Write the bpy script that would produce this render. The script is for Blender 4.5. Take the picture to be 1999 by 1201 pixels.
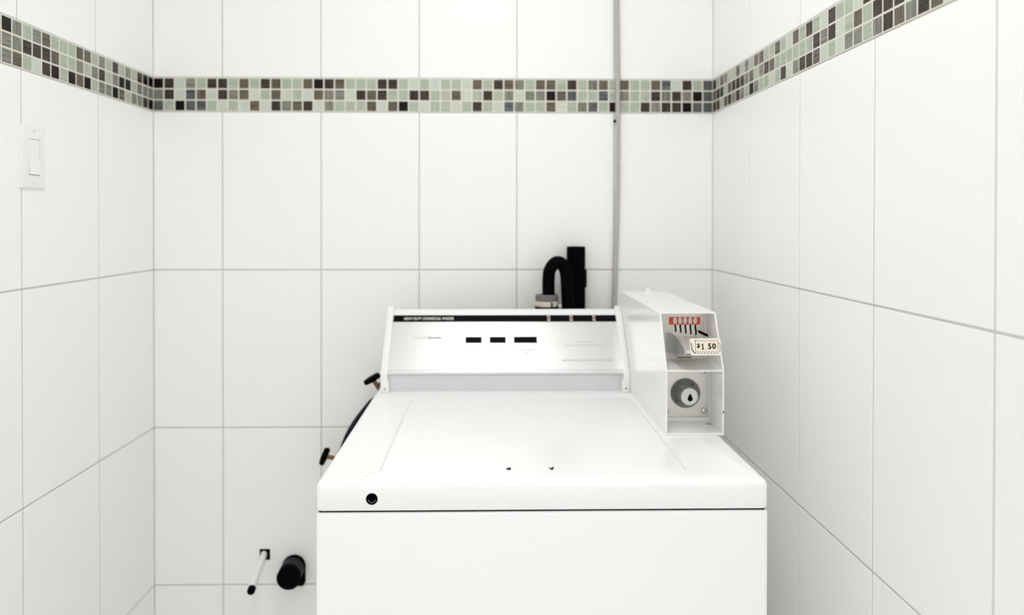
import bpy, bmesh, math, random
from mathutils import Vector, Matrix
random.seed(7)
for o in list(bpy.data.objects):
    bpy.data.objects.remove(o, do_unlink=True)
SC = bpy.context.scene
COL = SC.collection

# ------------------------------------------------------------------ camera
IMG_W, IMG_H = 1999.0, 1201.0
CAM = Vector((0.87805, -1.83348, 1.30959))
YAW, PITCH, ROLL = 0.01773, -0.00772, 0.00106
F_PX, PPX, PPY = 1357.18, 979.58, 439.63
fwd = Vector((math.sin(YAW)*math.cos(PITCH), math.cos(YAW)*math.cos(PITCH), math.sin(PITCH)))
rgt = Vector((math.cos(YAW), -math.sin(YAW), 0))
upv = rgt.cross(fwd)
r2 = rgt*math.cos(ROLL) + upv*math.sin(ROLL)
u2 = -rgt*math.sin(ROLL) + upv*math.cos(ROLL)
cam_d = bpy.data.cameras.new('camera')
cam = bpy.data.objects.new('camera', cam_d); COL.objects.link(cam)
cam.matrix_world = Matrix(((r2.x, u2.x, -fwd.x, CAM.x), (r2.y, u2.y, -fwd.y, CAM.y), (r2.z, u2.z, -fwd.z, CAM.z), (0, 0, 0, 1)))
cam_d.sensor_fit = 'HORIZONTAL'; cam_d.sensor_width = 36.0
cam_d.lens = F_PX/IMG_W*36.0
cam_d.shift_x = (IMG_W/2 - PPX)/IMG_W
cam_d.shift_y = (PPY - IMG_H/2)/IMG_W
cam_d.clip_start = 0.02
cam_d.dof.use_dof = True
cam_d.dof.focus_distance = 1.18
cam_d.dof.aperture_fstop = 2.4
SC.camera = cam
SC.cycles.max_bounces = 20; SC.cycles.diffuse_bounces = 14; SC.cycles.glossy_bounces = 6

# ------------------------------------------------------------------ world, exposure
wd = bpy.data.worlds.new('world'); SC.world = wd; wd.use_nodes = True
bg = wd.node_tree.nodes['Background']
bg.inputs[0].default_value = (1.0, 0.997, 0.99, 1)
bg.inputs[1].default_value = 0.98
LAMP = 12.0
SC.view_settings.view_transform = 'Standard'
SC.view_settings.look = 'None'
SC.view_settings.gamma = 1.0
SC.view_settings.use_curve_mapping = False
SC.view_settings.exposure = 0.0

# ------------------------------------------------------------------ helpers
def s2l(c):
    c /= 255.0
    return c/12.92 if c <= 0.04045 else ((c+0.055)/1.055)**2.4
def rgb(r, g, b): return (s2l(r), s2l(g), s2l(b), 1.0)

def mat(name, col, rough=0.5, metal=0.0, spec=0.5, var=0.0, scale=40.0, bump=0.0, stretch=None, coat=0.0, aniso=0.0, emit=None):
    m = bpy.data.materials.new(name); m.use_nodes = True
    nt = m.node_tree; b = nt.nodes['Principled BSDF']
    b.inputs['Base Color'].default_value = col
    b.inputs['Roughness'].default_value = rough
    b.inputs['Metallic'].default_value = metal
    b.inputs['Specular IOR Level'].default_value = spec
    b.inputs['Coat Weight'].default_value = coat
    b.inputs['Anisotropic'].default_value = aniso
    if emit:
        b.inputs['Emission Color'].default_value = emit[0]
        b.inputs['Emission Strength'].default_value = emit[1]
    tc = nt.nodes.new('ShaderNodeTexCoord')
    mp = nt.nodes.new('ShaderNodeMapping')
    nt.links.new(tc.outputs['Object'], mp.inputs['Vector'])
    if stretch: mp.inputs['Scale'].default_value = stretch
    nz = nt.nodes.new('ShaderNodeTexNoise'); nz.inputs['Scale'].default_value = scale
    nz.inputs['Detail'].default_value = 3.0
    nt.links.new(mp.outputs[0], nz.inputs['Vector'])
    if var > 0:
        mx = nt.nodes.new('ShaderNodeMix'); mx.data_type = 'RGBA'
        mx.inputs[6].default_value = tuple(max(0, c*(1-var)) for c in col[:3])+(1,)
        mx.inputs[7].default_value = tuple(min(1, c*(1+var)) for c in col[:3])+(1,)
        nt.links.new(nz.outputs['Fac'], mx.inputs[0])
        nt.links.new(mx.outputs[2], b.inputs['Base Color'])
    if bump > 0:
        bp = nt.nodes.new('ShaderNodeBump'); bp.inputs['Strength'].default_value = bump
        bp.inputs['Distance'].default_value = 0.001
        nt.links.new(nz.outputs['Fac'], bp.inputs['Height'])
        nt.links.new(bp.outputs[0], b.inputs['Normal'])
    return m

M = dict(
    tile=mat('white_wall_tile', (0.93, 0.93, 0.922, 1), 0.38, var=0.012, scale=5, spec=0.4),
    grout=mat('grey_grout', rgb(200, 198, 193), 0.9, var=0.06, scale=60, bump=0.2),
    mgrout=mat('cream_grout', rgb(220, 215, 204), 0.9, var=0.06, scale=90, bump=0.2),
    floor=mat('floor_tile', rgb(240, 239, 236), 0.5, var=0.05, scale=8),
    paint=mat('ceiling_paint', (0.90, 0.90, 0.89, 1), 0.9, var=0.01, scale=20),
    enamel=mat('white_enamel', (0.96, 0.963, 0.967, 1), 0.2, var=0.006, scale=6),
    enamel2=mat('white_meter_enamel', (0.88, 0.885, 0.875, 1), 0.22, var=0.015, scale=25),
    rail=mat('white_plastic', (0.88, 0.88, 0.87, 1), 0.35, var=0.006, scale=10),
    brushed=mat('brushed_aluminium', (0.69, 0.69, 0.685, 1), 0.35, metal=0.85, var=0.03, scale=60, stretch=(0.4, 60, 60)),
    alum=mat('plain_aluminium', (0.72, 0.74, 0.74, 1), 0.4, metal=0.8, var=0.03, scale=30),
    chrome=mat('dull_chrome', (0.62, 0.63, 0.62, 1), 0.22, metal=1.0, var=0.12, scale=60),
    steel=mat('zinc_steel', (0.80, 0.765, 0.715, 1), 0.38, metal=0.7, var=0.10, scale=45),
    darksteel=mat('reflection_toned_steel', (0.26, 0.275, 0.275, 1), 0.2, metal=1.0, var=0.5, scale=60),  # dark base and strong mottle stand in for reflections on the lock dome
    black=mat('black_plastic', (0.0015, 0.0015, 0.0015, 1), 0.5, spec=0.06, var=0.2, scale=30),
    rubber=mat('black_rubber', (0.0010, 0.0010, 0.0010, 1), 0.6, spec=0.04, var=0.2, scale=30),
    abs=mat('black_drain_plastic', (0.0008, 0.0008, 0.0008, 1), 0.6, spec=0.03, var=0.2, scale=30),
    stub=mat('scuffed_black_plastic', (0.010, 0.009, 0.008, 1), 0.5, spec=0.25, var=0.3, scale=60),
    guard=mat('bright_steel', (0.62, 0.645, 0.67, 1), 0.28, metal=0.85, var=0.12, scale=40, stretch=(1, 0.6, 0.6)),
    navy=mat('dark_blue_rubber', (0.010, 0.013, 0.019, 1), 0.5, spec=0.12, var=0.2, scale=30),
    brass=mat('brass', (0.24, 0.15, 0.07, 1), 0.35, metal=1.0, var=0.15, scale=40),
    stripe=mat('black_stripe_print', (0.002, 0.002, 0.002, 1), 0.5, spec=0.06, var=0.1, scale=30),
    whiteprint=mat('white_print', (0.8, 0.8, 0.78, 1), 0.6, var=0.02),
    greyprint=mat('grey_print', (0.42, 0.42, 0.41, 1), 0.6, var=0.05),
    paleprint=mat('pale_grey_print', (0.58, 0.58, 0.57, 1), 0.6, var=0.04),
    red=mat('red_print', rgb(236, 84, 60), 0.5, var=0.08, scale=120),
    redlens=mat('red_indicator', rgb(150, 60, 50), 0.3, var=0.1),
    tag=mat('yellowed_price_card', rgb(234, 232, 222), 0.5, var=0.08, scale=80),
    tagin=mat('cream_price_label', rgb(240, 230, 214), 0.5, var=0.05, scale=120),
    orange=mat('faded_orange_print', rgb(214, 132, 84), 0.6, var=0.15, scale=200),
    greyplast=mat('grey_plastic', rgb(104, 102, 100), 0.5, var=0.08, scale=50),
    beige=mat('beige_plastic', rgb(205, 198, 184), 0.5, var=0.06, scale=50),
    conduit=mat('galvanised_conduit', rgb(194, 190, 184), 0.5, metal=0.15, var=0.1, scale=120),
    switch=mat('white_switch_plastic', (0.88, 0.88, 0.86, 1), 0.3, var=0.006),
    whitepipe=mat('white_pipe_plastic', rgb(243, 242, 238), 0.4, var=0.02),
    chip=mat('bare_dark_chip', (0.01, 0.009, 0.008, 1), 0.7, var=0.2, scale=200),
    scratch=mat('grey_scuff', rgb(228, 227, 223), 0.7, var=0.1, scale=200),
    grime=mat('brown_grime', rgb(120, 104, 82), 0.8, var=0.3, scale=150),
    keyhole=mat('keyhole_black', (0.002, 0.002, 0.002, 1), 0.9, spec=0.0, var=0.1),
    lamp=mat('lamp_diffuser', (0.9, 0.9, 0.9, 1), 0.5, var=0.01, emit=((1.0, 0.997, 0.99, 1), LAMP)),
)

def tidy(bm, smooth=35):
    bmesh.ops.recalc_face_normals(bm, faces=bm.faces)
    me = bpy.data.meshes.new('m'); bm.to_mesh(me); bm.free()
    if smooth:
        me.shade_smooth(); me.set_sharp_from_angle(angle=math.radians(smooth))
    return me

def add_box(bm, x0, x1, y0, y1, z0, z1):
    v = [bm.verts.new(p) for p in ((x0,y0,z0),(x1,y0,z0),(x1,y1,z0),(x0,y1,z0),(x0,y0,z1),(x1,y0,z1),(x1,y1,z1),(x0,y1,z1))]
    fs = [bm.faces.new([v[i] for i in f]) for f in ((0,3,2,1),(4,5,6,7),(0,1,5,4),(1,2,6,5),(2,3,7,6),(3,0,4,7))]
    return v, fs

def rbox(x0, x1, y0, y1, z0, z1, bev=0.0, seg=2):
    bm = bmesh.new(); add_box(bm, x0, x1, y0, y1, z0, z1)
    if bev > 0:
        bmesh.ops.bevel(bm, geom=list(bm.edges), offset=bev, segments=seg, profile=0.5, affect='EDGES')
    return tidy(bm)

def boxes(lst):
    bm = bmesh.new()
    for b in lst: add_box(bm, *b)
    return tidy(bm, 0)

def plan_box(x0, x1, y0, y1, z0, z1, rv, rt, rb=0.0, seg=5):
    """box with rounded vertical corners rv and rounded top rim rt"""
    bm = bmesh.new(); add_box(bm, x0, x1, y0, y1, z0, z1)
    ve = [e for e in bm.edges if abs(e.verts[0].co.z-e.verts[1].co.z) > 1e-4]
    bmesh.ops.bevel(bm, geom=ve, offset=rv, segments=seg, profile=0.5, affect='EDGES')
    te = [e for e in bm.edges if all(abs(v.co.z-z1) < 1e-6 for v in e.verts)]
    bmesh.ops.bevel(bm, geom=te, offset=rt, segments=4, profile=0.5, affect='EDGES')
    if rb > 0:
        be = [e for e in bm.edges if all(abs(v.co.z-z0) < 1e-6 for v in e.verts)]
        bmesh.ops.bevel(bm, geom=be, offset=rb, segments=2, profile=0.5, affect='EDGES')
    return tidy(bm, 40)

def prism(poly, axis, a, b, bev=0.0, seg=2):
    """poly of 2D points extruded along axis: x -> (y,z), y -> (x,z), z -> (x,y)"""
    def P(u, v, w):
        return {'x': (w, u, v), 'y': (u, w, v), 'z': (u, v, w)}[axis]
    bm = bmesh.new()
    A = [bm.verts.new(P(u, v, a)) for u, v in poly]; B = [bm.verts.new(P(u, v, b)) for u, v in poly]
    n = len(poly)
    bm.faces.new(A); bm.faces.new(B[::-1])
    for i in range(n): bm.faces.new([A[i], A[(i+1) % n], B[(i+1) % n], B[i]])
    bmesh.ops.recalc_face_normals(bm, faces=bm.faces)
    if bev > 0:
        bmesh.ops.bevel(bm, geom=list(bm.edges), offset=bev, segments=seg, profile=0.5, affect='EDGES')
    return tidy(bm)

def lathe(profile, origin, axis, seg=28, lobes=None):
    """profile [(r, t)] revolved about axis through origin"""
    ax = Vector(axis).normalized(); o = Vector(origin)
    h = Vector((0, 0, 1)) if abs(ax.z) < 0.9 else Vector((1, 0, 0))
    e1 = ax.cross(h).normalized(); e2 = ax.cross(e1)
    bm = bmesh.new(); rings = []
    for r, t in profile:
        if r < 1e-6: rings.append([bm.verts.new(o+ax*t)])
        else:
            ring = []
            for k in range(seg):
                a = 2*math.pi*k/seg
                rr = r*(1+(lobes[1]*math.cos(lobes[0]*a) if lobes else 0))
                ring.append(bm.verts.new(o+ax*t+(e1*math.cos(a)+e2*math.sin(a))*rr))
            rings.append(ring)
    for A, B in zip(rings, rings[1:]):
        if len(A) == 1 and len(B) == 1: continue
        for k in range(seg):
            k2 = (k+1) % seg
            if len(A) == 1: bm.faces.new([A[0], B[k], B[k2]])
            elif len(B) == 1: bm.faces.new([A[k], A[k2], B[0]])
            else: bm.faces.new([A[k], A[k2], B[k2], B[k]])
    for R in (rings[0], rings[-1]):
        if len(R) > 2: bm.faces.new(R)
    return tidy(bm, 40)

def catmull(pts, n=10):
    P = [Vector(p) for p in pts]; P = [P[0]*2-P[1]]+P+[P[-1]*2-P[-2]]
    out = []
    for i in range(1, len(P)-2):
        for k in range(n):
            t = k/n; a, b, c, d = P[i-1:i+3]
            out.append(0.5*((2*b)+(c-a)*t+(2*a-5*b+4*c-d)*t*t+(3*b-a-3*c+d)*t**3))
    out.append(P[-2]); return out

def tube(path, r, seg=12, rfun=None):
    bm = bmesh.new(); rings = []; nrm = None
    for i, p in enumerate(path):
        t = (path[min(i+1, len(path)-1)]-path[max(i-1, 0)]).normalized()
        if nrm is None:
            nrm = t.cross(Vector((0, 1, 0.123))).normalized()
        nrm = (nrm - t*nrm.dot(t)).normalized(); bn = t.cross(nrm)
        rings.append([bm.verts.new(p+(nrm*math.cos(2*math.pi*k/seg)+bn*math.sin(2*math.pi*k/seg))*(rfun(i, k, seg) if rfun else r)) for k in range(seg)])
    for A, B in zip(rings, rings[1:]):
        for k in range(seg): bm.faces.new([A[k], A[(k+1) % seg], B[(k+1) % seg], B[k]])
    bm.faces.new(rings[0]); bm.faces.new(rings[-1][::-1])
    return tidy(bm, 60)

def flat(poly, thick, frame):
    """poly (u,v) extruded by thick along the normal of frame=(origin,U,V)"""
    o, U, V = [Vector(q) for q in frame]; N = U.cross(V).normalized()
    bm = bmesh.new()
    A = [bm.verts.new(o+U*u+V*v) for u, v in poly]; B = [bm.verts.new(o+U*u+V*v+N*thick) for u, v in poly]
    n = len(poly); bm.faces.new(A[::-1]); bm.faces.new(B)
    for i in range(n): bm.faces.new([A[i], A[(i+1) % n], B[(i+1) % n], B[i]])
    return tidy(bm, 0)

def join(meshes):
    bm = bmesh.new()
    for me in meshes:
        bm.from_mesh(me); bpy.data.meshes.remove(me)
    me = bpy.data.meshes.new('m'); bm.to_mesh(me); bm.free()
    return me

def text_mesh(body, w, h, frame, thick=0.0003, bold=0.0, spacing=1.0):
    """lettering fitted to w x h with its lower left corner at the frame origin"""
    cu = bpy.data.curves.new('t', 'FONT'); cu.body = body; cu.size = 1.0
    cu.space_character = spacing; cu.offset = bold; cu.resolution_u = 3
    ob = bpy.data.objects.new('t', cu); COL.objects.link(ob)
    bpy.context.view_layer.update()
    me = bpy.data.meshes.new_from_object(ob.evaluated_get(bpy.context.evaluated_depsgraph_get()))
    bpy.data.objects.remove(ob, do_unlink=True); bpy.data.curves.remove(cu)
    xs = [v.co.x for v in me.vertices]; ys = [v.co.y for v in me.vertices]
    x0, x1, y0, y1 = min(xs), max(xs), min(ys), max(ys)
    o, U, V = [Vector(q) for q in frame]; N = U.cross(V).normalized()
    bm = bmesh.new(); bm.from_mesh(me); bpy.data.meshes.remove(me)
    for v in bm.verts:
        u = (v.co.x-x0)/(x1-x0)*w; t = (v.co.y-y0)/(y1-y0)*h
        v.co = o+U*u+V*t+N*thick
    r = bmesh.ops.extrude_face_region(bm, geom=list(bm.faces))
    bmesh.ops.translate(bm, vec=-N*thick, verts=[g for g in r['geom'] if isinstance(g, bmesh.types.BMVert)])
    return tidy(bm, 0)

def cut(me, cutter):
    """me minus cutter"""
    a = bpy.data.objects.new('a', me); b = bpy.data.objects.new('b', cutter)
    COL.objects.link(a); COL.objects.link(b)
    md = a.modifiers.new('b', 'BOOLEAN'); md.operation = 'DIFFERENCE'; md.object = b; md.solver = 'EXACT'
    bpy.context.view_layer.update()
    r = bpy.data.meshes.new_from_object(a.evaluated_get(bpy.context.evaluated_depsgraph_get()))
    bpy.data.objects.remove(a, do_unlink=True); bpy.data.objects.remove(b, do_unlink=True)
    r.shade_smooth(); r.set_sharp_from_angle(angle=math.radians(35))
    return r

WORLD = {}
def obj(name, me, m, parent=None, label=None):
    """one mesh object; the mesh is given in world coordinates"""
    me.name = name
    me.materials.clear(); me.materials.append(M[m] if isinstance(m, str) else m)
    o = bpy.data.objects.new(name, me); COL.objects.link(o)
    if parent is not None:
        o.parent = parent
        me.transform(Matrix.Translation(-WORLD[parent.name]))
        WORLD[o.name] = WORLD[parent.name]
    else:
        WORLD[o.name] = Vector((0, 0, 0))
    if label: o['label'] = label
    return o

def thing(name, label, cat, loc, group=None):
    o = bpy.data.objects.new(name, None); COL.objects.link(o)
    o.empty_display_size = 0.05
    o.location = loc; WORLD[o.name] = Vector(loc)
    o['label'] = label; o['category'] = cat
    if group: o['group'] = group
    return o

def tag(o, label, cat, group=None):
    o['label'] = label; o['category'] = cat
    if group: o['group'] = group

# ------------------------------------------------------------------ room
ROOM_W = 1.4696; P = 0.257; H = 0.4145
ZB = 1.592; BT = 0.0886; CEIL = 2.50; YB = -2.10
ROWS = [(0.0, ZB-3*H), (ZB-3*H, ZB-2*H), (ZB-2*H, ZB-H), (ZB-H, ZB), (ZB+BT, ZB+BT+H), (ZB+BT+H, CEIL)]
GV, GH, TD = 0.0030, 0.0036, 0.008

def set_struct(o, label, cat):
    o['kind'] = 'structure'; o['label'] = label; o['category'] = cat

tile_cache = {}
def tile_mesh(w, h, key, m, d=TD, bev=0.0009):
    k = (key, round(w, 4), round(h, 4))
    if k not in tile_cache:
        me = rbox(-w/2, w/2, 0, d, -h/2, h/2, bev, 1)
        me.name = key; me.materials.append(m); tile_cache[k] = me
    return tile_cache[k]

def wall(name, label, length, seams, upper_seams, mtx, overhang=(0.0, 0.0)):
    """local frame: u = x along the wall from its corner, z up, the face at y=0 looking to -y"""
    bm = bmesh.new(); add_box(bm, -overhang[0], length+overhang[1], 0.0009, 0.11, 0, CEIL)
    me = tidy(bm, 0); me.materials.append(M['grout'])
    w = bpy.data.objects.new(name, me); COL.objects.link(w); w.matrix_world = mtx
    set_struct(w, label, 'wall')
    for ri, (z0, z1) in enumerate(ROWS):
        sm = upper_seams if ri >= 4 else seams
        cuts = [0.0]+[s for s in sm if 0 < s < length]+[length]
        for a, b in zip(cuts, cuts[1:]):
            if b-a < 0.01: continue
            a += 0.0005 if a == 0 else GV/2; b -= 0.0005 if b == length else GV/2
            tw = b-a; th = z1-z0-GH
            t = bpy.data.objects.new('tile', tile_mesh(tw, th, 'tile', M['tile']))
            COL.objects.link(t); t.parent = w
            t.location = ((a+b)/2, 0, (z0+z1)/2)
    return w

LEN = -YB
ANG_L, ANG_R = 0.0026, 0.00445
mt_back = Matrix.Identity(4)
# left wall: u runs from the back corner towards the camera, face looking to +x
ul = Vector((-math.sin(ANG_L), -math.cos(ANG_L), 0)); nl = Vector((math.cos(ANG_L), -math.sin(ANG_L), 0))
mt_left = Matrix(((-ul.x, -nl.x, 0, 0), (-ul.y, -nl.y, 0, 0), (0, 0, 1, 0), (0, 0, 0, 1)))
ur = Vector((math.sin(ANG_R), -math.cos(ANG_R), 0)); nr = Vector((-math.cos(ANG_R), -math.sin(ANG_R), 0))
mt_right = Matrix(((ur.x, -nr.x, 0, ROOM_W), (ur.y, -nr.y, 0, 0), (0, 0, 1, 0), (0, 0, 0, 1)))
# the left wall's local x runs from the camera side (-LEN) to the corner (0): shift so that it starts at 0
mt_left = mt_left @ Matrix.Translation((-LEN, 0, 0))

seams_b = [0.17904+P*k for k in range(5)]
seams_l = [0.25269+P*k for k in range(10)]
seams_lu = [0.25269+0.011+P*k for k in range(10)]
seams_r = [0.25302+P*k for k in range(10)]
wall_back = wall('wall_back', 'white tiled back wall behind the washing machine', ROOM_W, seams_b, seams_b, mt_back, (0.11, 0.11))
wall_left = wall('wall_left', 'white tiled side wall that carries the light switch', LEN, sorted(LEN-s for s in seams_l), sorted(LEN-s for s in seams_lu), mt_left)
wall_right = wall('wall_right', 'white tiled side wall close beside the coin meter', LEN, seams_r, seams_r, mt_right)

me = boxes([(-0.12, ROOM_W+0.14, YB, 0.11, -0.05, 0.0)])
fl = obj('floor', me, 'floor'); set_struct(fl, 'plain greyish floor under the washing machine', 'floor')
me = boxes([(-0.12, ROOM_W+0.14, YB, 0.11, CEIL, CEIL+0.05)])
ce = obj('ceiling', me, 'paint'); set_struct(ce, 'white painted ceiling above the laundry corner', 'ceiling')

# ------------------------------------------------------------------ mosaic bands
TONES = {'p': ((208, 214, 203), (186, 196, 182)), 'g': ((184, 193, 177), (156, 167, 150)),
         'm': ((148, 151, 139), (98, 99, 88)), 'b': ((120, 112, 100), (70, 63, 53)),
         'd': ((82, 74, 64), (28, 24, 20)), 'k': ((30, 28, 26), (8, 7, 7)), 's': ((112, 118, 117), (54, 59, 60))}
def glass(name, c1, c2, vertical):
    m = bpy.data.materials.new(name); m.use_nodes = True
    nt = m.node_tree; b = nt.nodes['Principled BSDF']
    b.inputs['Roughness'].default_value = 0.25; b.inputs['Specular IOR Level'].default_value = 0.15
    tc = nt.nodes.new('ShaderNodeTexCoord'); mp = nt.nodes.new('ShaderNodeMapping')
    mp.inputs['Scale'].default_value = (520, 1, 14) if vertical else (14, 1, 520)
    nt.links.new(tc.outputs['Object'], mp.inputs['Vector'])
    oi = nt.nodes.new('ShaderNodeObjectInfo')
    mu = nt.nodes.new('ShaderNodeMath'); mu.operation = 'MULTIPLY'; mu.inputs[1].default_value = 217.0
    nt.links.new(oi.outputs['Random'], mu.inputs[0])
    nz = nt.nodes.new('ShaderNodeTexNoise'); nz.noise_dimensions = '4D'
    nz.inputs['Scale'].default_value = 1.0; nz.inputs['Detail'].default_value = 3.0
    nt.links.new(mp.outputs[0], nz.inputs['Vector']); nt.links.new(mu.outputs[0], nz.inputs['W'])
    cr = nt.nodes.new('ShaderNodeValToRGB')
    cr.color_ramp.elements[0].position = 0.36; cr.color_ramp.elements[0].color = rgb(*c2)
    cr.color_ramp.elements[1].position = 0.62; cr.color_ramp.elements[1].color = rgb(*c1)
    nt.links.new(nz.outputs['Fac'], cr.inputs[0]); nt.links.new(cr.outputs[0], b.inputs['Base Color'])
    return m
GL = {(k, v): glass('glass_'+k+str(v), c[0], c[1], v) for k, c in TONES.items() for v in (0, 1)}

BACK = ["kdpmgddgbgdbggbkd" + "bgggddgpgpggpbgdb" + "mgbbgdgmbgbggbspdgs",
        "mdpsbpdmbpgbpgpbm" + "mpdbdggddggbpgdgm" + "pmmkbsggsgmggdmdmks",
        "sgkssgpgpbpdmbdpm" + "gggbpbkgpggpgdgps" + "mggbpgmsgkggdmddkss"]
LEFT = ["gkmgmbgggbbgmgdgmgdkk", "dmmdddbggmgmdgmkkgmmm", "bmbgpdkgkbkgmmkbgmmdk"]
# right wall, read from the corner outwards
RIGHT = ["dgbmggbgmgbbggbgpbgdgpdggpdbpggmbg", "bddgbdkdmbgmdbggggggdmdpgbgdddpgmb", "ddgbdmdmgkmggpgdpmddbpgpmmgmdbmdbp"]

def band(name, label, codes, pitch, length, mtx, from_end=False, overhang=0.0):
    bm = bmesh.new(); add_box(bm, 0, length, -0.0004, 0.0016, ZB+0.0005, ZB+BT-0.0005)
    me = tidy(bm, 0); me.materials.append(M['mgrout'])
    w = bpy.data.objects.new(name, me); COL.objects.link(w); w.matrix_world = mtx
    set_struct(w, label, 'mosaic border')
    n = len(codes[0]); rp = (BT-0.0016)/3
    for r in range(3):
        for c in range(n):
            u = (c+0.5)*pitch if not from_end else length-(n-c-0.5)*pitch
            k = codes[r][c]; v = random.randint(0, 1)
            t = bpy.data.objects.new('mosaic_tile', tile_mesh(pitch-0.0034, rp-0.0033, 'mosaic_'+k+str(v), GL[(k, v)], d=0.004, bev=0.0006))
            COL.objects.link(t); t.parent = w
            t.location = (u, -0.0008, ZB+BT-0.0008-(r+0.5)*rp)
    # the part of the band that lies beyond the frame, joined
    bm = bmesh.new(); k0 = n*pitch; lst = []
    i = 0
    while k0+(i+1)*pitch < length:
        u = k0+(i+0.5)*pitch if not from_end else length-k0-(i+0.5)*pitch
        for r in range(3):
            z = ZB+BT-0.0008-(r+0.5)*rp
            lst.append((u-pitch/2+0.0021, u+pitch/2-0.0021, -0.0008, 0.001, z-rp/2+0.0020, z+rp/2-0.0020))
        i += 1
    if lst:
        me = boxes(lst); me.materials.append(GL[('g', 0)]); me.name = 'mosaic_run'
        o = bpy.data.objects.new('mosaic_run', me); COL.objects.link(o); o.parent = w; o['kind'] = 'stuff'
    return w

band('trim_1', 'green and brown glass mosaic border across the back wall', BACK, ROOM_W/53, ROOM_W, mt_back)
band('trim_2', 'green and brown glass mosaic border above the light switch', LEFT, 0.0282, LEN, mt_left, True)
band('trim_3', 'green and brown glass mosaic border on the wall beside the coin meter', RIGHT, 0.0282, LEN, mt_right)

# ------------------------------------------------------------------ ceiling lamp (above the frame)
LX = 0.87
t = thing('ceiling_light', 'long white fluorescent ceiling light above the washing machine', 'light', (LX, -1.15, CEIL))
obj('lamp_body', cut(rbox(LX-0.085, LX+0.085, -1.80, -0.50, CEIL-0.080, CEIL, 0.004), boxes([(LX-0.075, LX+0.075, -1.79, -0.51, CEIL-0.10, CEIL-0.030)])), 'rail', t)
obj('diffuser', rbox(LX-0.0745, LX+0.0745, -1.7895, -0.5105, CEIL-0.070, CEIL-0.032, 0.004), 'lamp', t)

# ------------------------------------------------------------------ washing machine
TOP = 0.914; FY = -0.785; BY = -0.1175; WX0, WX1 = 0.6166, 1.3036
wm = thing('washing_machine', 'white top-loading commercial washing machine with a brushed metal control panel', 'washing machine', ((WX0+WX1)/2, (FY+BY)/2, 0))
obj('cabinet', plan_box(WX0-0.0006, WX1+0.0006, FY-0.0003, BY, 0.025, 0.8665, 0.008, 0.004), 'enamel', wm)
for x in (WX0+0.05, WX1-0.05):
    for y in (FY+0.05, BY-0.05):
        obj('foot', lathe([(0.022, 0), (0.022, 0.012), (0.012, 0.014), (0.012, 0.03)], (x, y, 0), (0, 0, 1), 16), 'rubber', wm)
obj('gap_shade', rbox(WX0+0.004, WX1-0.004, FY+0.005, BY-0.01, 0.866, 0.871), 'rubber', wm, 'black strip standing in for the shade in the gap under the top')  # black strip added to make the open gap read as deep shade
LX0, LX1, LY0, LY1 = 0.7075, 1.1890, -0.7400, -0.2900
deck = plan_box(WX0-0.0008, WX1+0.0008, FY-0.0004, BY, 0.8695, TOP, 0.011, 0.0105, 0.003, 6)
deck = cut(deck, rbox(LX0-0.0028, LX1+0.0028, LY0-0.0004, LY1+0.002, TOP-0.005, TOP+0.05))
dk = obj('top_deck', deck, 'enamel', wm)
lid = obj('lid', plan_box(LX0, LX1, LY0, LY1, TOP-0.0049, TOP-0.0004, 0.004, 0.0016, 0, 3), 'enamel', wm)
# paint chips on the lid's front edge, scuff near the corner
for cx, pts in ((0.9086, [(-0.0035, 0.0005), (-0.001, 0.0012), (0.0015, 0.0024), (0.0036, 0.0008), (0.003, -0.0014), (0, -0.0018), (-0.0025, -0.0010)]),
                (0.9773, [(-0.0034, 0.0012), (-0.0022, 0.0022), (-0.0006, 0.0004), (0.0012, 0.0018), (0.0038, 0.0030), (0.0026, -0.0002), (0.0006, -0.0020), (-0.0018, -0.0014)])):
    obj('paint_chip', flat([(u*1.15, v*3.0) for u, v in pts], 0.0004, ((cx, LY0+0.0075, TOP-0.0004), (1, 0, 0), (0, 1, 0))), 'chip', lid, 'black paint chip')
obj('scuff', flat([(-0.008, -0.012), (-0.001, -0.009), (0.001, 0.002), (0.009, 0.014), (0.007, 0.014), (-0.001, 0.004), (-0.003, -0.006)], 0.0002, ((0.6885, -0.7620, TOP), (1, 0, 0), (0, 1, 0))), 'scratch', dk, 'faint grey scuff')
# lock in the front of the deck
lk = obj('front_lock', lathe([(0.0122, -0.002), (0.0122, 0.0006), (0.0112, 0.0014), (0.0092, 0.0014), (0.0088, 0.0002), (0, 0.0002)], (0.7012, FY, 0.8885), (0, -1, 0), 32), 'enamel', wm, 'white ring around a black lock hole')
obj('lock_hole', lathe([(0.0086, 0.0), (0.0086, 0.0010), (0.0060, 0.0010), (0.0054, 0.0004), (0, 0.0004)], (0.7012, FY-0.0002, 0.8885), (0, -1, 0), 28), 'keyhole', lk)
arc = [Vector((0.7012+0.0056*math.cos(a), FY-0.0010, 0.8885+0.0056*math.sin(a))) for a in [math.radians(d) for d in range(190, 351, 16)]]
obj('lock_glint', tube(arc, 0.0003, 6), 'chrome', lk)  # bright arc modelled in place of the highlight inside the lock

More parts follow.
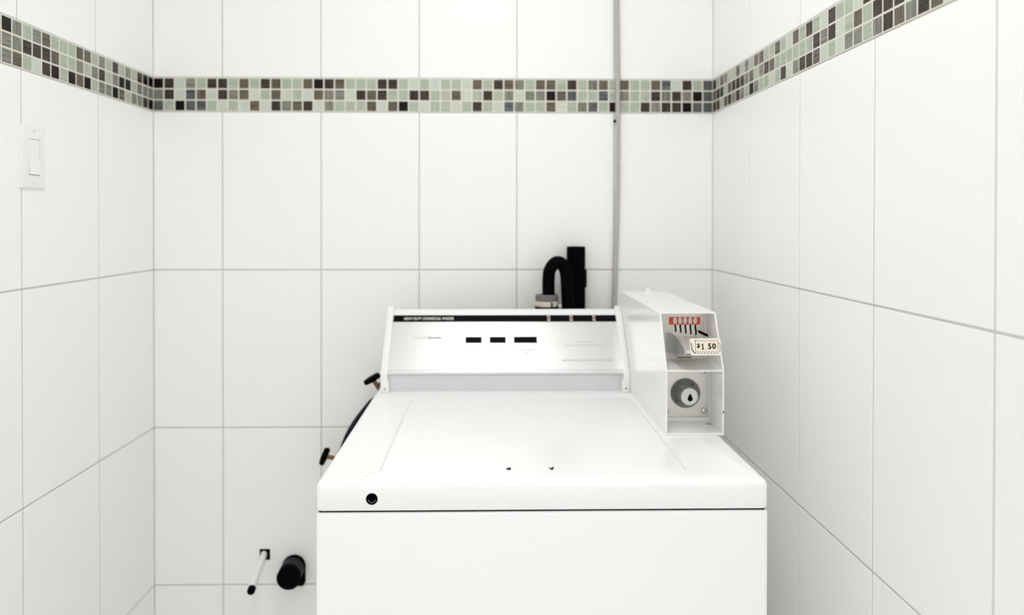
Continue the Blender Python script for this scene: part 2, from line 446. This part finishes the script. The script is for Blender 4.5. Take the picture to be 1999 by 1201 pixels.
# control console
CX0, CX1 = 0.6300, 1.2008
con = obj('console', prism([(-0.2330, TOP), (-0.2330, 0.9500), (-0.2410, 0.9520), (-0.2450, 0.9560), (-0.2450, 0.9600), (-0.2410, 0.9640), (-0.1290, 1.0880), (-0.1240, 1.0900), (-0.1200, 1.0885), (-0.1180, 1.0820), (-0.1180, TOP+0.001)], 'x', CX0+0.012, CX1-0.012), 'alum', wm, 'grey metal control console')
SL = Vector((0, 0.112, 0.124)); SLn = SL.normalized(); SLL = SL.length
def fr(x, s, lift=0.0):
    N = Vector((1, 0, 0)).cross(SLn)
    return (Vector((x, -0.2410, 0.9640))+SL*s+N*lift, Vector((1, 0, 0)), SLn)
def rect(w, h): return [(0, 0), (w, 0), (w, h), (0, h)]
pan = obj('control_panel', flat(rect(CX1-CX0-0.028, SLL*0.905), 0.0012, fr(CX0+0.014, 0.0)), 'brushed', wm, 'brushed aluminium control panel')
pl = 0.0012
obj('top_trim', flat(rect(CX1-CX0-0.028, SLL*0.10), 0.0016, fr(CX0+0.014, 0.905)), 'rail', wm, 'white trim along the console top')
st = obj('black_stripe', flat(rect(1.1862-0.6460, SLL*0.112), 0.0004, fr(0.6460, 0.790, pl)), 'stripe', wm, 'black stripe with white lettering')
obj('stripe_lettering', text_mesh('HEAVY DUTY COMMERCIAL WASHER', 0.1205, SLL*0.046, fr(0.6715, 0.822, pl+0.0004), 0.0003, bold=0.02), 'whiteprint', st, 'small white capital letters')
for x in (1.0223, 1.0768, 1.1323):
    a = obj('indicator_light', flat(rect(0.007, SLL*0.098), 0.0004, fr(x-0.0035, 0.797, pl+0.0004)), 'greyprint', st)
    obj('indicator_lens', flat(rect(0.004, SLL*0.030), 0.0008, fr(x-0.002, 0.832, pl+0.0008)), 'redlens', a)
for x0, x1 in ((0.8217, 0.8597), (0.8789, 0.9167), (0.9362, 0.9904)):
    obj('button', flat(rect(x1-x0, SLL*0.089), 0.0020, fr(x0, 0.437, pl)), 'black', wm, 'black rectangular selector button')
obj('logo_lettering', text_mesh('Speed', 0.0290, SLL*0.058, fr(0.6981, 0.490, pl), 0.0002), 'paleprint', pan)
obj('logo_lettering', text_mesh('Queen', 0.0345, SLL*0.050, fr(0.7300, 0.496, pl), 0.0002, bold=0.03), 'greyprint', pan)
def printline(x0, x1, s, h=0.020, word=0.010):
    lst = []; x = x0
    while x < x1-0.002:
        w = min(random.uniform(0.5, 1.3)*word, x1-x)
        lst.append(flat(rect(w, SLL*h), 0.00015, fr(x, s-h/2, pl))); x += w+0.0018
    obj('fine_print', join(lst), 'paleprint', pan)
printline(0.8201, 0.8565, 0.318); printline(0.8885, 0.9045, 0.318); printline(0.9462, 0.9850, 0.313)
printline(0.9605, 0.9675, 0.262, 0.03)
for x in (0.827, 0.8475, 0.8845, 0.9035, 0.942, 0.960, 0.979): printline(x, x+0.007, 0.585, 0.018, 0.007)
for x in (0.942, 0.960, 0.979): printline(x, x+0.006, 0.392, 0.022, 0.006)
printline(1.0529, 1.1577, 0.390, 0.018, 0.012); printline(1.0804, 1.1269, 0.448, 0.016); printline(1.0476, 1.1651, 0.150, 0.026, 0.014)
# end rails of the console
RP = [(-0.2490, TOP), (-0.2500, 0.9480), (-0.2465, 0.9600), (-0.1370, 1.0945), (-0.1290, 1.0985), (-0.1220, 1.0970), (-0.1175, 1.0900), (-0.1175, TOP)]
for x0, x1, xs in ((CX0, CX0+0.0150, 0.6400), (CX1-0.0150, CX1, 1.1915)):
    r = obj('end_rail', prism(RP, 'x', x0, x1, 0.0022), 'rail', wm, 'white plastic end rail')
    fx0, fx1 = (x0, x0+0.0195) if x0 == CX0 else (x1-0.0195, x1)
    obj('rail_foot', rbox(fx0+0.0005, fx1-0.0005, -0.2500, -0.2300, TOP, 0.9430, 0.003), 'rail', r)
    obj('screw', lathe([(0.0022, 0), (0.0020, 0.0010), (0, 0.0013)], (xs, -0.2500, 0.9235), (0, -1, 0), 12), 'darksteel', r, 'small dark screw')

# ------------------------------------------------------------------ coin meter box
BX0, BX1 = 1.2012, 1.3085; TK = 0.0030
BF, BB = -0.5690, -0.1350
cm = thing('coin_meter', 'white steel coin meter box with a one dollar fifty price tag', 'coin meter', ((BX0+BX1)/2, (BF+BB)/2, TOP))
prof = [(BF, TOP), (BF, 1.0340), (-0.5200, 1.1340), (BB, 1.1340), (BB, TOP)]
def sideplate(x0, x1): return prism(prof, 'x', x0, x1, 0.0008, 1)
obj('side_plate', sideplate(BX0, BX0+TK), 'enamel2', cm)
rp_ = obj('side_plate', sideplate(BX1-TK, BX1), 'enamel2', cm)
obj('top_plate', rbox(BX0+TK-0.0005, BX1-TK+0.0005, -0.5205, BB, 1.1310, 1.1345, 0.0008, 1), 'enamel2', cm)
obj('back_plate', rbox(BX0+TK, BX1-TK, BB-0.003, BB, TOP, 1.131), 'enamel2', cm)
obj('bottom_plate', rbox(BX0+TK-0.0005, BX1-TK+0.0005, BF+0.0005, BB, TOP, TOP+0.0045, 0.001, 1), 'enamel2', cm)
obj('shelf', rbox(BX0+TK-0.0005, BX1-TK+0.0005, BF+0.0010, -0.4700, 1.0310, 1.0345, 0.0008, 1), 'enamel2', cm)
obj('stud', lathe([(0.009, 0), (0.009, 0.001), (0.0058, 0.002), (0.0056, 0.009), (0.0040, 0.0115), (0, 0.0122)], (1.2550, -0.1850, 1.1345), (0, 0, 1), 18), 'rail', cm, 'small round white stud on the top')
# lower compartment: lock plate
LPY = -0.4930
lp = obj('lock_plate', rbox(BX0+TK, BX1-TK-0.0030, LPY, LPY+0.003, TOP+0.0130, 1.0310, 0.0006, 1), 'steel', cm, 'bare steel lock plate')
obj('flange', rbox(BX0+TK, BX1-TK, LPY-0.004, LPY+0.002, TOP+0.0045, TOP+0.0132, 0.0012), 'enamel2', cm)
obj('flange', rbox(BX1-TK-0.0030, BX1-TK, LPY-0.004, LPY+0.003, TOP+0.0132, 1.0310, 0.0010), 'enamel2', cm)
for x, z in ((1.2945, 0.9395), (1.2930, 1.0165), (1.2210, 0.9395)):
    s = obj('bolt', lathe([(0.0062, 0), (0.0062, 0.001), (0.0050, 0.0035), (0.0025, 0.0045), (0, 0.0047)], (x, LPY, z), (0, -1, 0), 16), 'chrome', lp)
LC = Vector((1.2585, LPY, 0.9735))
lkb = obj('lock_dome', lathe([(0.0290, 0), (0.0285, 0.004), (0.0262, 0.010), (0.0225, 0.017), (0.0190, 0.022), (0.0170, 0.024)], LC, (0, -1, 0), 40), 'darksteel', cm, 'round dark metal lock housing')
obj('lock_face', lathe([(0.0168, 0.020), (0.0168, 0.0275), (0.0158, 0.0285), (0, 0.0285)], LC, (0, -1, 0), 36), 'chrome', lkb, 'shiny round lock face')
kh = [(0.0, 0.0078)]+[(0.0049*math.sin(a), -0.0018-0.0046*math.cos(a)) for a in [math.radians(d) for d in (115, 90, 60, 30, 0, -30, -60, -90, -115)]]
kh = [(0.0010, 0.0078), (-0.0010, 0.0078)]+[(u, v) for u, v in kh[1:][::-1]]
obj('keyhole', flat(kh, 0.0004, (LC+Vector((0.0012, -0.0285, -0.0025)), (1, 0, 0), (0, 0, 1))), 'keyhole', lkb, 'black drop-shaped keyhole')
obj('grime_spot', flat([(-0.006, 0), (-0.001, 0.004), (0.004, 0.002), (0.006, -0.003), (0.001, -0.002)], 0.0003, ((1.2985, -0.5120, TOP+0.0045), (1, 0, 0), (0, 1, 0))), 'grime', cm)
obj('paint_chip', flat([(-0.001, -0.002), (0.001, -0.0015), (0.0012, 0.0018), (-0.0006, 0.0024)], 0.0003, ((BX1-0.0015, BF, 0.9570), (1, 0, 0), (0, 0, 1))), 'chip', rp_)
obj('paint_chip', flat([(-0.002, -0.001), (0.0015, -0.0012), (0.002, 0.001), (-0.001, 0.0014)], 0.0003, ((1.2990, BF+0.008, TOP+0.0045), (1, 0, 0), (0, 1, 0))), 'scratch', cm)
# upper compartment: slide plate, red label, coin slide
UPY = -0.4720
up = obj('slide_plate', rbox(BX0+TK+0.006, BX1-TK-0.0040, UPY, UPY+0.003, 1.0345, 1.1300, 0.0006, 1), 'steel', cm, 'bare steel plate behind the coin slide')
obj('flange', rbox(BX1-TK-0.0040, BX1-TK, UPY-0.002, UPY+0.004, 1.0345, 1.1310, 0.0008), 'enamel2', cm)
lb = obj('slot_label', prism([(1.2330, 1.1035), (1.2920, 1.1035), (1.2932, 1.1050), (1.2932, 1.1172), (1.2920, 1.1185), (1.2330, 1.1185), (1.2318, 1.1172), (1.2318, 1.1050)], 'y', UPY-0.0010, UPY), 'red', cm, 'red label around five coin slots')
for i in range(5):
    x = 1.2432+i*0.0100
    obj('coin_window', flat([(0.0036*math.cos(2*math.pi*k/16), 0.0073*math.sin(2*math.pi*k/16)) for k in range(16)], 0.0006, ((x, UPY-0.0010, 1.1115), (1, 0, 0), (0, 0, 1))), 'whiteprint', lb, 'white oval coin window')
# slide: tray that runs out to the price tag
SF = -0.6020; S0, S1 = 1.2300, 1.2870
sp = [(UPY, 1.0500), (UPY, 1.0800), (-0.5200, 1.0800), (-0.5500, 1.0790), (-0.5750, 1.0770), (SF+0.006, 1.0760), (SF, 1.0720), (SF+0.004, 1.0700), (-0.5400, 1.0620)]
sl = obj('coin_slide', prism(sp, 'x', S0, S1, 0.0012, 1), 'steel', cm, 'steel coin slide sticking out of the box')
obj('side_guard', prism([(UPY, 1.0480), (UPY, 1.0880), (-0.5000, 1.0920), (-0.5350, 1.0905), (-0.5620, 1.0865), (-0.5850, 1.0815), (-0.5980, 1.0760), (-0.6020, 1.0690), (-0.5500, 1.0590)], 'x', S0-0.0022, S0-0.0002, 0.0005, 1), 'guard', sl)
for i in range(5):
    x = 1.2440+i*0.0100; b = 1.0890-0.0016*i; w = 0.0013
    ks = 0.0012
    obj('coin_slot', flat([(-w, 1.1045), (-w-0.0003, 1.0990), (-w+ks, b+0.0040), (-w+ks*0.6, b), (w+ks*0.6, b), (w+ks, b+0.0040), (w, 1.0990), (w, 1.1045)], 0.0012, ((x, UPY+0.0002, 0), (1, 0, 0), (0, 0, 1))), 'keyhole', up, 'black coin slot')
obj('lever', tube([Vector((1.2895, -0.478, 1.0905)), Vector((1.2925, -0.486, 1.0890)), Vector((1.2985, -0.500, 1.0865))], 0.0026, 8), 'keyhole', sl, 'small black lever')
obj('coin_chute', rbox(1.2330, 1.2830, UPY-0.006, UPY, 1.0440, 1.0500, 0.001), 'steel', sl)
obj('return_slot', rbox(1.2480, 1.2760, UPY-0.0006, UPY+0.001, 1.0375, 1.0395), 'grime', up)
# price tag on the slide's front
TU = Vector((1, 0.03, 0)).normalized(); TV = Vector((0, 0.16, 1)).normalized()
T0 = Vector((1.2335, SF-0.0080, 1.0695))
def tf(u, v, l=0.0): return (T0+TU*u+TV*v+TU.cross(TV).normalized()*l, TU, TV)
def rrect(w, h, r):
    out = []
    for cx, cy, a0 in ((w-r, r, -90), (w-r, h-r, 0), (r, h-r, 90), (r, r, 180)):
        out += [(cx+r*math.cos(math.radians(a0+k*30)), cy+r*math.sin(math.radians(a0+k*30))) for k in range(4)]
    return out
pt = obj('price_tag', flat(rrect(0.0545, 0.0300, 0.004), 0.0055, tf(0, 0)), 'tag', cm, 'cream price tag reading one dollar fifty')
def line(p0, p1, w, l):
    d = Vector((p1[0]-p0[0], p1[1]-p0[1])); n = Vector((-d.y, d.x)).normalized()*w/2
    return flat([(p0[0]+n.x, p0[1]+n.y), (p0[0]-n.x, p0[1]-n.y), (p1[0]-n.x, p1[1]-n.y), (p1[0]+n.x, p1[1]+n.y)], 0.0002, tf(0, 0, l))
LZ = 0.0055
obj('price_label', flat(rect(0.0385, 0.0175), 0.0004, tf(0.0095, 0.0075, LZ)), 'tagin', pt)
obj('label_border', join([line((0.0090, 0.0070), (0.0090, 0.0255), 0.0016, LZ), line((0.0090, 0.0255), (0.0485, 0.0255), 0.0009, LZ), line((0.0100, 0.0068), (0.0470, 0.0068), 0.0005, LZ), line((0.0488, 0.0070), (0.0488, 0.0250), 0.0008, LZ)]), 'orange', pt)
obj('tag_outline', join([line((0.0012, 0.0220), (0.0022, 0.0105), 0.0011, LZ), line((0.0022, 0.0105), (0.0060, 0.0048), 0.0014, LZ), line((0.0060, 0.0048), (0.0095, 0.0042), 0.0012, LZ)] +
    [line((x, 0.0042), (x+0.0022, 0.0040), 0.0011, LZ) for x in (0.013, 0.0185, 0.024, 0.0295, 0.035, 0.0405, 0.0455)] +
    [line((0.0495, 0.0215), (0.0525, 0.0200), 0.0007, LZ), line((0.0525, 0.0200), (0.0528, 0.0080), 0.0006, LZ), line((0.0528, 0.0080), (0.0500, 0.0052), 0.0006, LZ), line((0.0085, 0.0275), (0.0085, 0.0240), 0.0008, LZ)]), 'stripe', pt)
obj('price_lettering', join([text_mesh('$', 0.0055, 0.0088, tf(0.0110, 0.0122, LZ+0.0004), bold=0.025), flat([(-0.0018, 0), (0.0022, 0), (0.0022, 0.0010), (0.0011, 0.0012), (0.0011, 0.0100), (-0.0001, 0.0100), (-0.0020, 0.0086), (-0.0018, 0.0078), (-0.0007, 0.0083), (-0.0007, 0.0012), (-0.0018, 0.0010)], 0.0003, tf(0.0214, 0.0104, LZ+0.0004)),
    text_mesh('.', 0.0010, 0.0010, tf(0.0268, 0.0110, LZ+0.0004)), text_mesh('50', 0.0140, 0.0100, tf(0.0310, 0.0110, LZ+0.0004), bold=0.025, spacing=1.15)]), 'stripe', pt, 'black lettering')

# ------------------------------------------------------------------ drain pipe and hose behind the washer
sp_ = thing('drain_standpipe', 'upright thick black drain pipe standing against the back wall', 'pipe', (1.1015, -0.042, 0))
obj('pipe', lathe([(0.0242, 0.02), (0.0242, 1.236), (0.0232, 1.2405), (0.0205, 1.2405), (0.0205, 1.20), (0, 1.20)], (1.1015, -0.042, 0), (0, 0, 1), 28), 'abs', sp_)
obj('coupling', lathe([(0.0243, 1.134), (0.0282, 1.137), (0.0282, 1.1785), (0.0270, 1.1810), (0.0243, 1.182)], (1.1015, -0.042, 0), (0, 0, 1), 28), 'abs', sp_)
obj('pipe_base', lathe([(0.034, 0.0), (0.034, 0.03), (0.026, 0.034)], (1.1015, -0.042, 0), (0, 0, 1), 24), 'abs', sp_)
HY = -0.0865
dh = thing('drain_hose', 'black U-bend drain hose hooked over behind the control panel', 'hose', (1.029, HY, 0.4))
hp = catmull([(1.040, HY, 0.40), (1.034, HY, 0.75), (1.0280, HY, 1.00), (1.0272, HY, 1.10), (1.0272, HY, 1.165), (1.0325, HY, 1.188), (1.0460, HY, 1.2022), (1.0610, HY, 1.1980), (1.0705, HY, 1.177), (1.0735, HY, 1.14), (1.0760, HY, 1.09), (1.0770, HY, 1.03)], 8)
obj('hose', tube(hp, 0.0158, 16), 'rubber', dh)
obj('collar', lathe([(0.0165, 1.1060), (0.0285, 1.1060), (0.0290, 1.1080), (0.0285, 1.1195), (0.0265, 1.1215), (0.0165, 1.1215)], (1.0225, HY, 0), (0, 0, 1), 28), 'greyplast', dh, 'grey hose collar')
obj('clamp_ring', lathe([(0.0165, 1.0925), (0.0285, 1.0925), (0.0290, 1.0935), (0.0290, 1.1040), (0.0285, 1.1055), (0.0165, 1.1055)], (1.0225, HY, 0), (0, 0, 1), 28), 'beige', dh, 'beige ring below the collar')
obj('clamp_tab', rbox(1.0310, 1.0345, HY-0.0305, HY-0.0240, 1.0870, 1.1045, 0.0008), 'rubber', dh)
obj('clamp_screw', lathe([(0.0035, 0), (0.0035, 0.003), (0, 0.0035)], (1.0540, HY-0.018, 1.0960), (0, -1, 0), 12), 'chrome', dh)
obj('elbow', lathe([(0.0165, 1.030), (0.0300, 1.032), (0.0300, 1.0915), (0.0165, 1.0920)], (1.0225, HY, 0), (0, 0, 1), 28), 'abs', dh)

# ------------------------------------------------------------------ armoured cable on the back wall
cd = thing('armoured_cable', 'thin grey spiral metal conduit running down the back wall', 'conduit', (1.206, -0.0085, 0.62))
cp = catmull([(1.2065, -0.0085, CEIL), (1.2095, -0.0085, 2.1), (1.2118, -0.0085, 1.886), (1.2145, -0.0085, 1.685), (1.2150, -0.0085, 1.484), (1.2140, -0.0085, 1.349), (1.2105, -0.0085, 1.2145), (1.2068, -0.0085, 1.08), (1.2040, -0.0085, 0.95), (1.2060, -0.0085, 0.62)], 150)
up_, acc = [cp[0]], 0.0                                   # even 1.1 mm steps, one turn of the spiral per 6 steps
for a, b in zip(cp, cp[1:]):
    L = (b-a).length; d = 0.0011-acc
    while d <= L:
        up_.append(a+(b-a)*(d/L)); d += 0.0011
    acc = L-(d-0.0011)
obj('conduit', tube(up_, 0.0070, 12, lambda i, k, n: 0.0062+0.0014*math.sin(2*math.pi*(i/6.0+k/n))), 'conduit', cd)
obj('nail_strap', lathe([(0.0045, 0), (0.0045, 0.004), (0.003, 0.006), (0, 0.0062)], (1.2092, -0.0068, 1.5690), (-0.45, -0.9, 0), 12), 'rubber', cd, 'black cable nail')

# ------------------------------------------------------------------ light switch on the left wall
sx = -0.0013
sw = thing('light_switch', 'white rocker light switch on the left tiled wall', 'light switch', (sx, -0.4830, 1.4285))
def plate():
    bm = bmesh.new(); add_box(bm, sx, sx+0.0065, -0.5185, -0.4480, 1.3685, 1.4885)
    fe = [e for e in bm.edges if all(abs(v.co.x-(sx+0.0065)) < 1e-6 for v in e.verts)]
    bmesh.ops.bevel(bm, geom=fe, offset=0.004, segments=3, profile=0.5, affect='EDGES')
    return tidy(bm, 40)
obj('cover_plate', cut(plate(), boxes([(sx+0.003, sx+0.02, -0.4995, -0.4665, 1.3940, 1.4635)])), 'switch', sw)
obj('rocker', prism([(sx+0.0035, 1.3953), (sx+0.0098, 1.3953), (sx+0.0062, 1.4290), (sx+0.0066, 1.4622), (sx+0.0035, 1.4622)], 'y', -0.4985, -0.4675, 0.0005, 1), 'switch', sw)
for z in (1.4790, 1.3780):
    obj('screw', lathe([(0.0026, -0.001), (0.0026, 0.0003), (0.0020, 0.0008), (0, 0.0009)], (sx+0.0065, -0.4830, z), (1, 0, 0), 12), 'steel', sw)

# ------------------------------------------------------------------ water valves and hose beside the washer
def valve(c, ax, body, label):
    c = Vector(c); ax = Vector(ax).normalized()
    t = thing('water_valve', label, 'valve', (body[0], -0.0, body[2]), 'water valves behind the washing machine')
    obj('handle', lathe([(0.004, -0.0070), (0.0190, -0.0065), (0.0215, -0.002), (0.0215, 0.003), (0.0185, 0.0065), (0.006, 0.0075)], c, ax, 40, lobes=(5, 0.11)), 'rubber', t, 'black lobed handwheel')
    b = Vector(body)
    obj('stem', tube([c+ax*0.004, c+(b-c)*0.5, b], 0.0055, 10), 'brass', t)
    obj('valve_body', lathe([(0.008, -0.03), (0.0125, -0.028), (0.0125, -0.016), (0.010, -0.012), (0.0145, 0), (0.010, 0.012), (0.012, 0.014), (0.012, 0.022), (0.008, 0.024)], b, (0, 0, -1), 16), 'brass', t)
    obj('wall_pipe', tube([b, Vector((b.x, 0.0, b.z))], 0.0085, 12), 'brass', t)
valve((0.5820, -0.070, 0.9066), (0.49, 0, -0.87), (0.6060, -0.060, 0.8650), 'black handled brass valve beside the control panel end')
valve((0.4615, -0.070, 0.7110), (0.94, 0, -0.34), (0.5060, -0.060, 0.6960), 'black handled brass valve lower down beside the washer corner')
hs = tube(catmull([(0.6060, -0.066, 0.842), (0.590, -0.085, 0.852), (0.5675, -0.092, 0.828), (0.5445, -0.092, 0.797), (0.5235, -0.092, 0.757), (0.5130, -0.092, 0.71), (0.5200, -0.095, 0.60), (0.560, -0.098, 0.42), (0.600, -0.098, 0.20), (0.640, -0.098, 0.03)], 8), 0.0115, 14)
tag(obj('supply_hose', hs, 'navy'), 'dark blue rubber water hose curving behind the washer edge', 'hose')

# ------------------------------------------------------------------ rod and capped stub low on the back wall
rd = thing('wall_rod', 'thin white rod with a black tip sticking out of a square hole', 'rod', (0.2880, 0.0, 0.4280))
obj('hole_shade', boxes([(0.2745, 0.3015, -0.0008, 0.004, 0.4140, 0.4425)]), 'keyhole', rd, 'flat dark square standing in for the shade of an opening in the tile')  # the tile is uncut; this black plate paints the darkness inside the hole
R0, R1 = Vector((0.2858, 0.002, 0.4300)), Vector((0.2968, -0.1300, 0.4030))
rdv = (R1-R0).normalized()
obj('rod', tube([R0, (R0+R1)/2, R1], 0.0082, 16), 'whitepipe', rd)
obj('tip', lathe([(0.0084, -0.008), (0.0094, -0.007), (0.0094, 0.005), (0.0080, 0.0075), (0.0030, 0.0090), (0, 0.0090)], R1, rdv, 20), 'rubber', rd, 'black rubber tip')
sb = thing('drain_stub', 'short black capped drain stub low on the back wall', 'pipe', (0.3649, 0.0, 0.3877))
obj('hub', prism([(0.3660+0.0290*math.cos(math.radians(a)), 0.3990+0.0290*math.sin(math.radians(a))) for a in range(0, 181, 15)]+[(0.3370, 0.3560), (0.3420, 0.3480), (0.3900, 0.3480), (0.3950, 0.3560)], 'y', -0.0100, 0.0, 0.0015), 'abs', sb)
obj('stub_pipe', lathe([(0.0315, -0.004), (0.0315, 0.0), (0.0300, 0.003), (0.0295, 0.040)], (0.3640, 0, 0.3950), (0, -1, -0.02), 32), 'stub', sb)
obj('cap', lathe([(0.0270, 0.036), (0.0300, 0.038), (0.0305, 0.052), (0.0280, 0.056), (0, 0.057)], (0.3640, 0, 0.3930), (0, -1, -0.05), 32), 'rubber', sb)
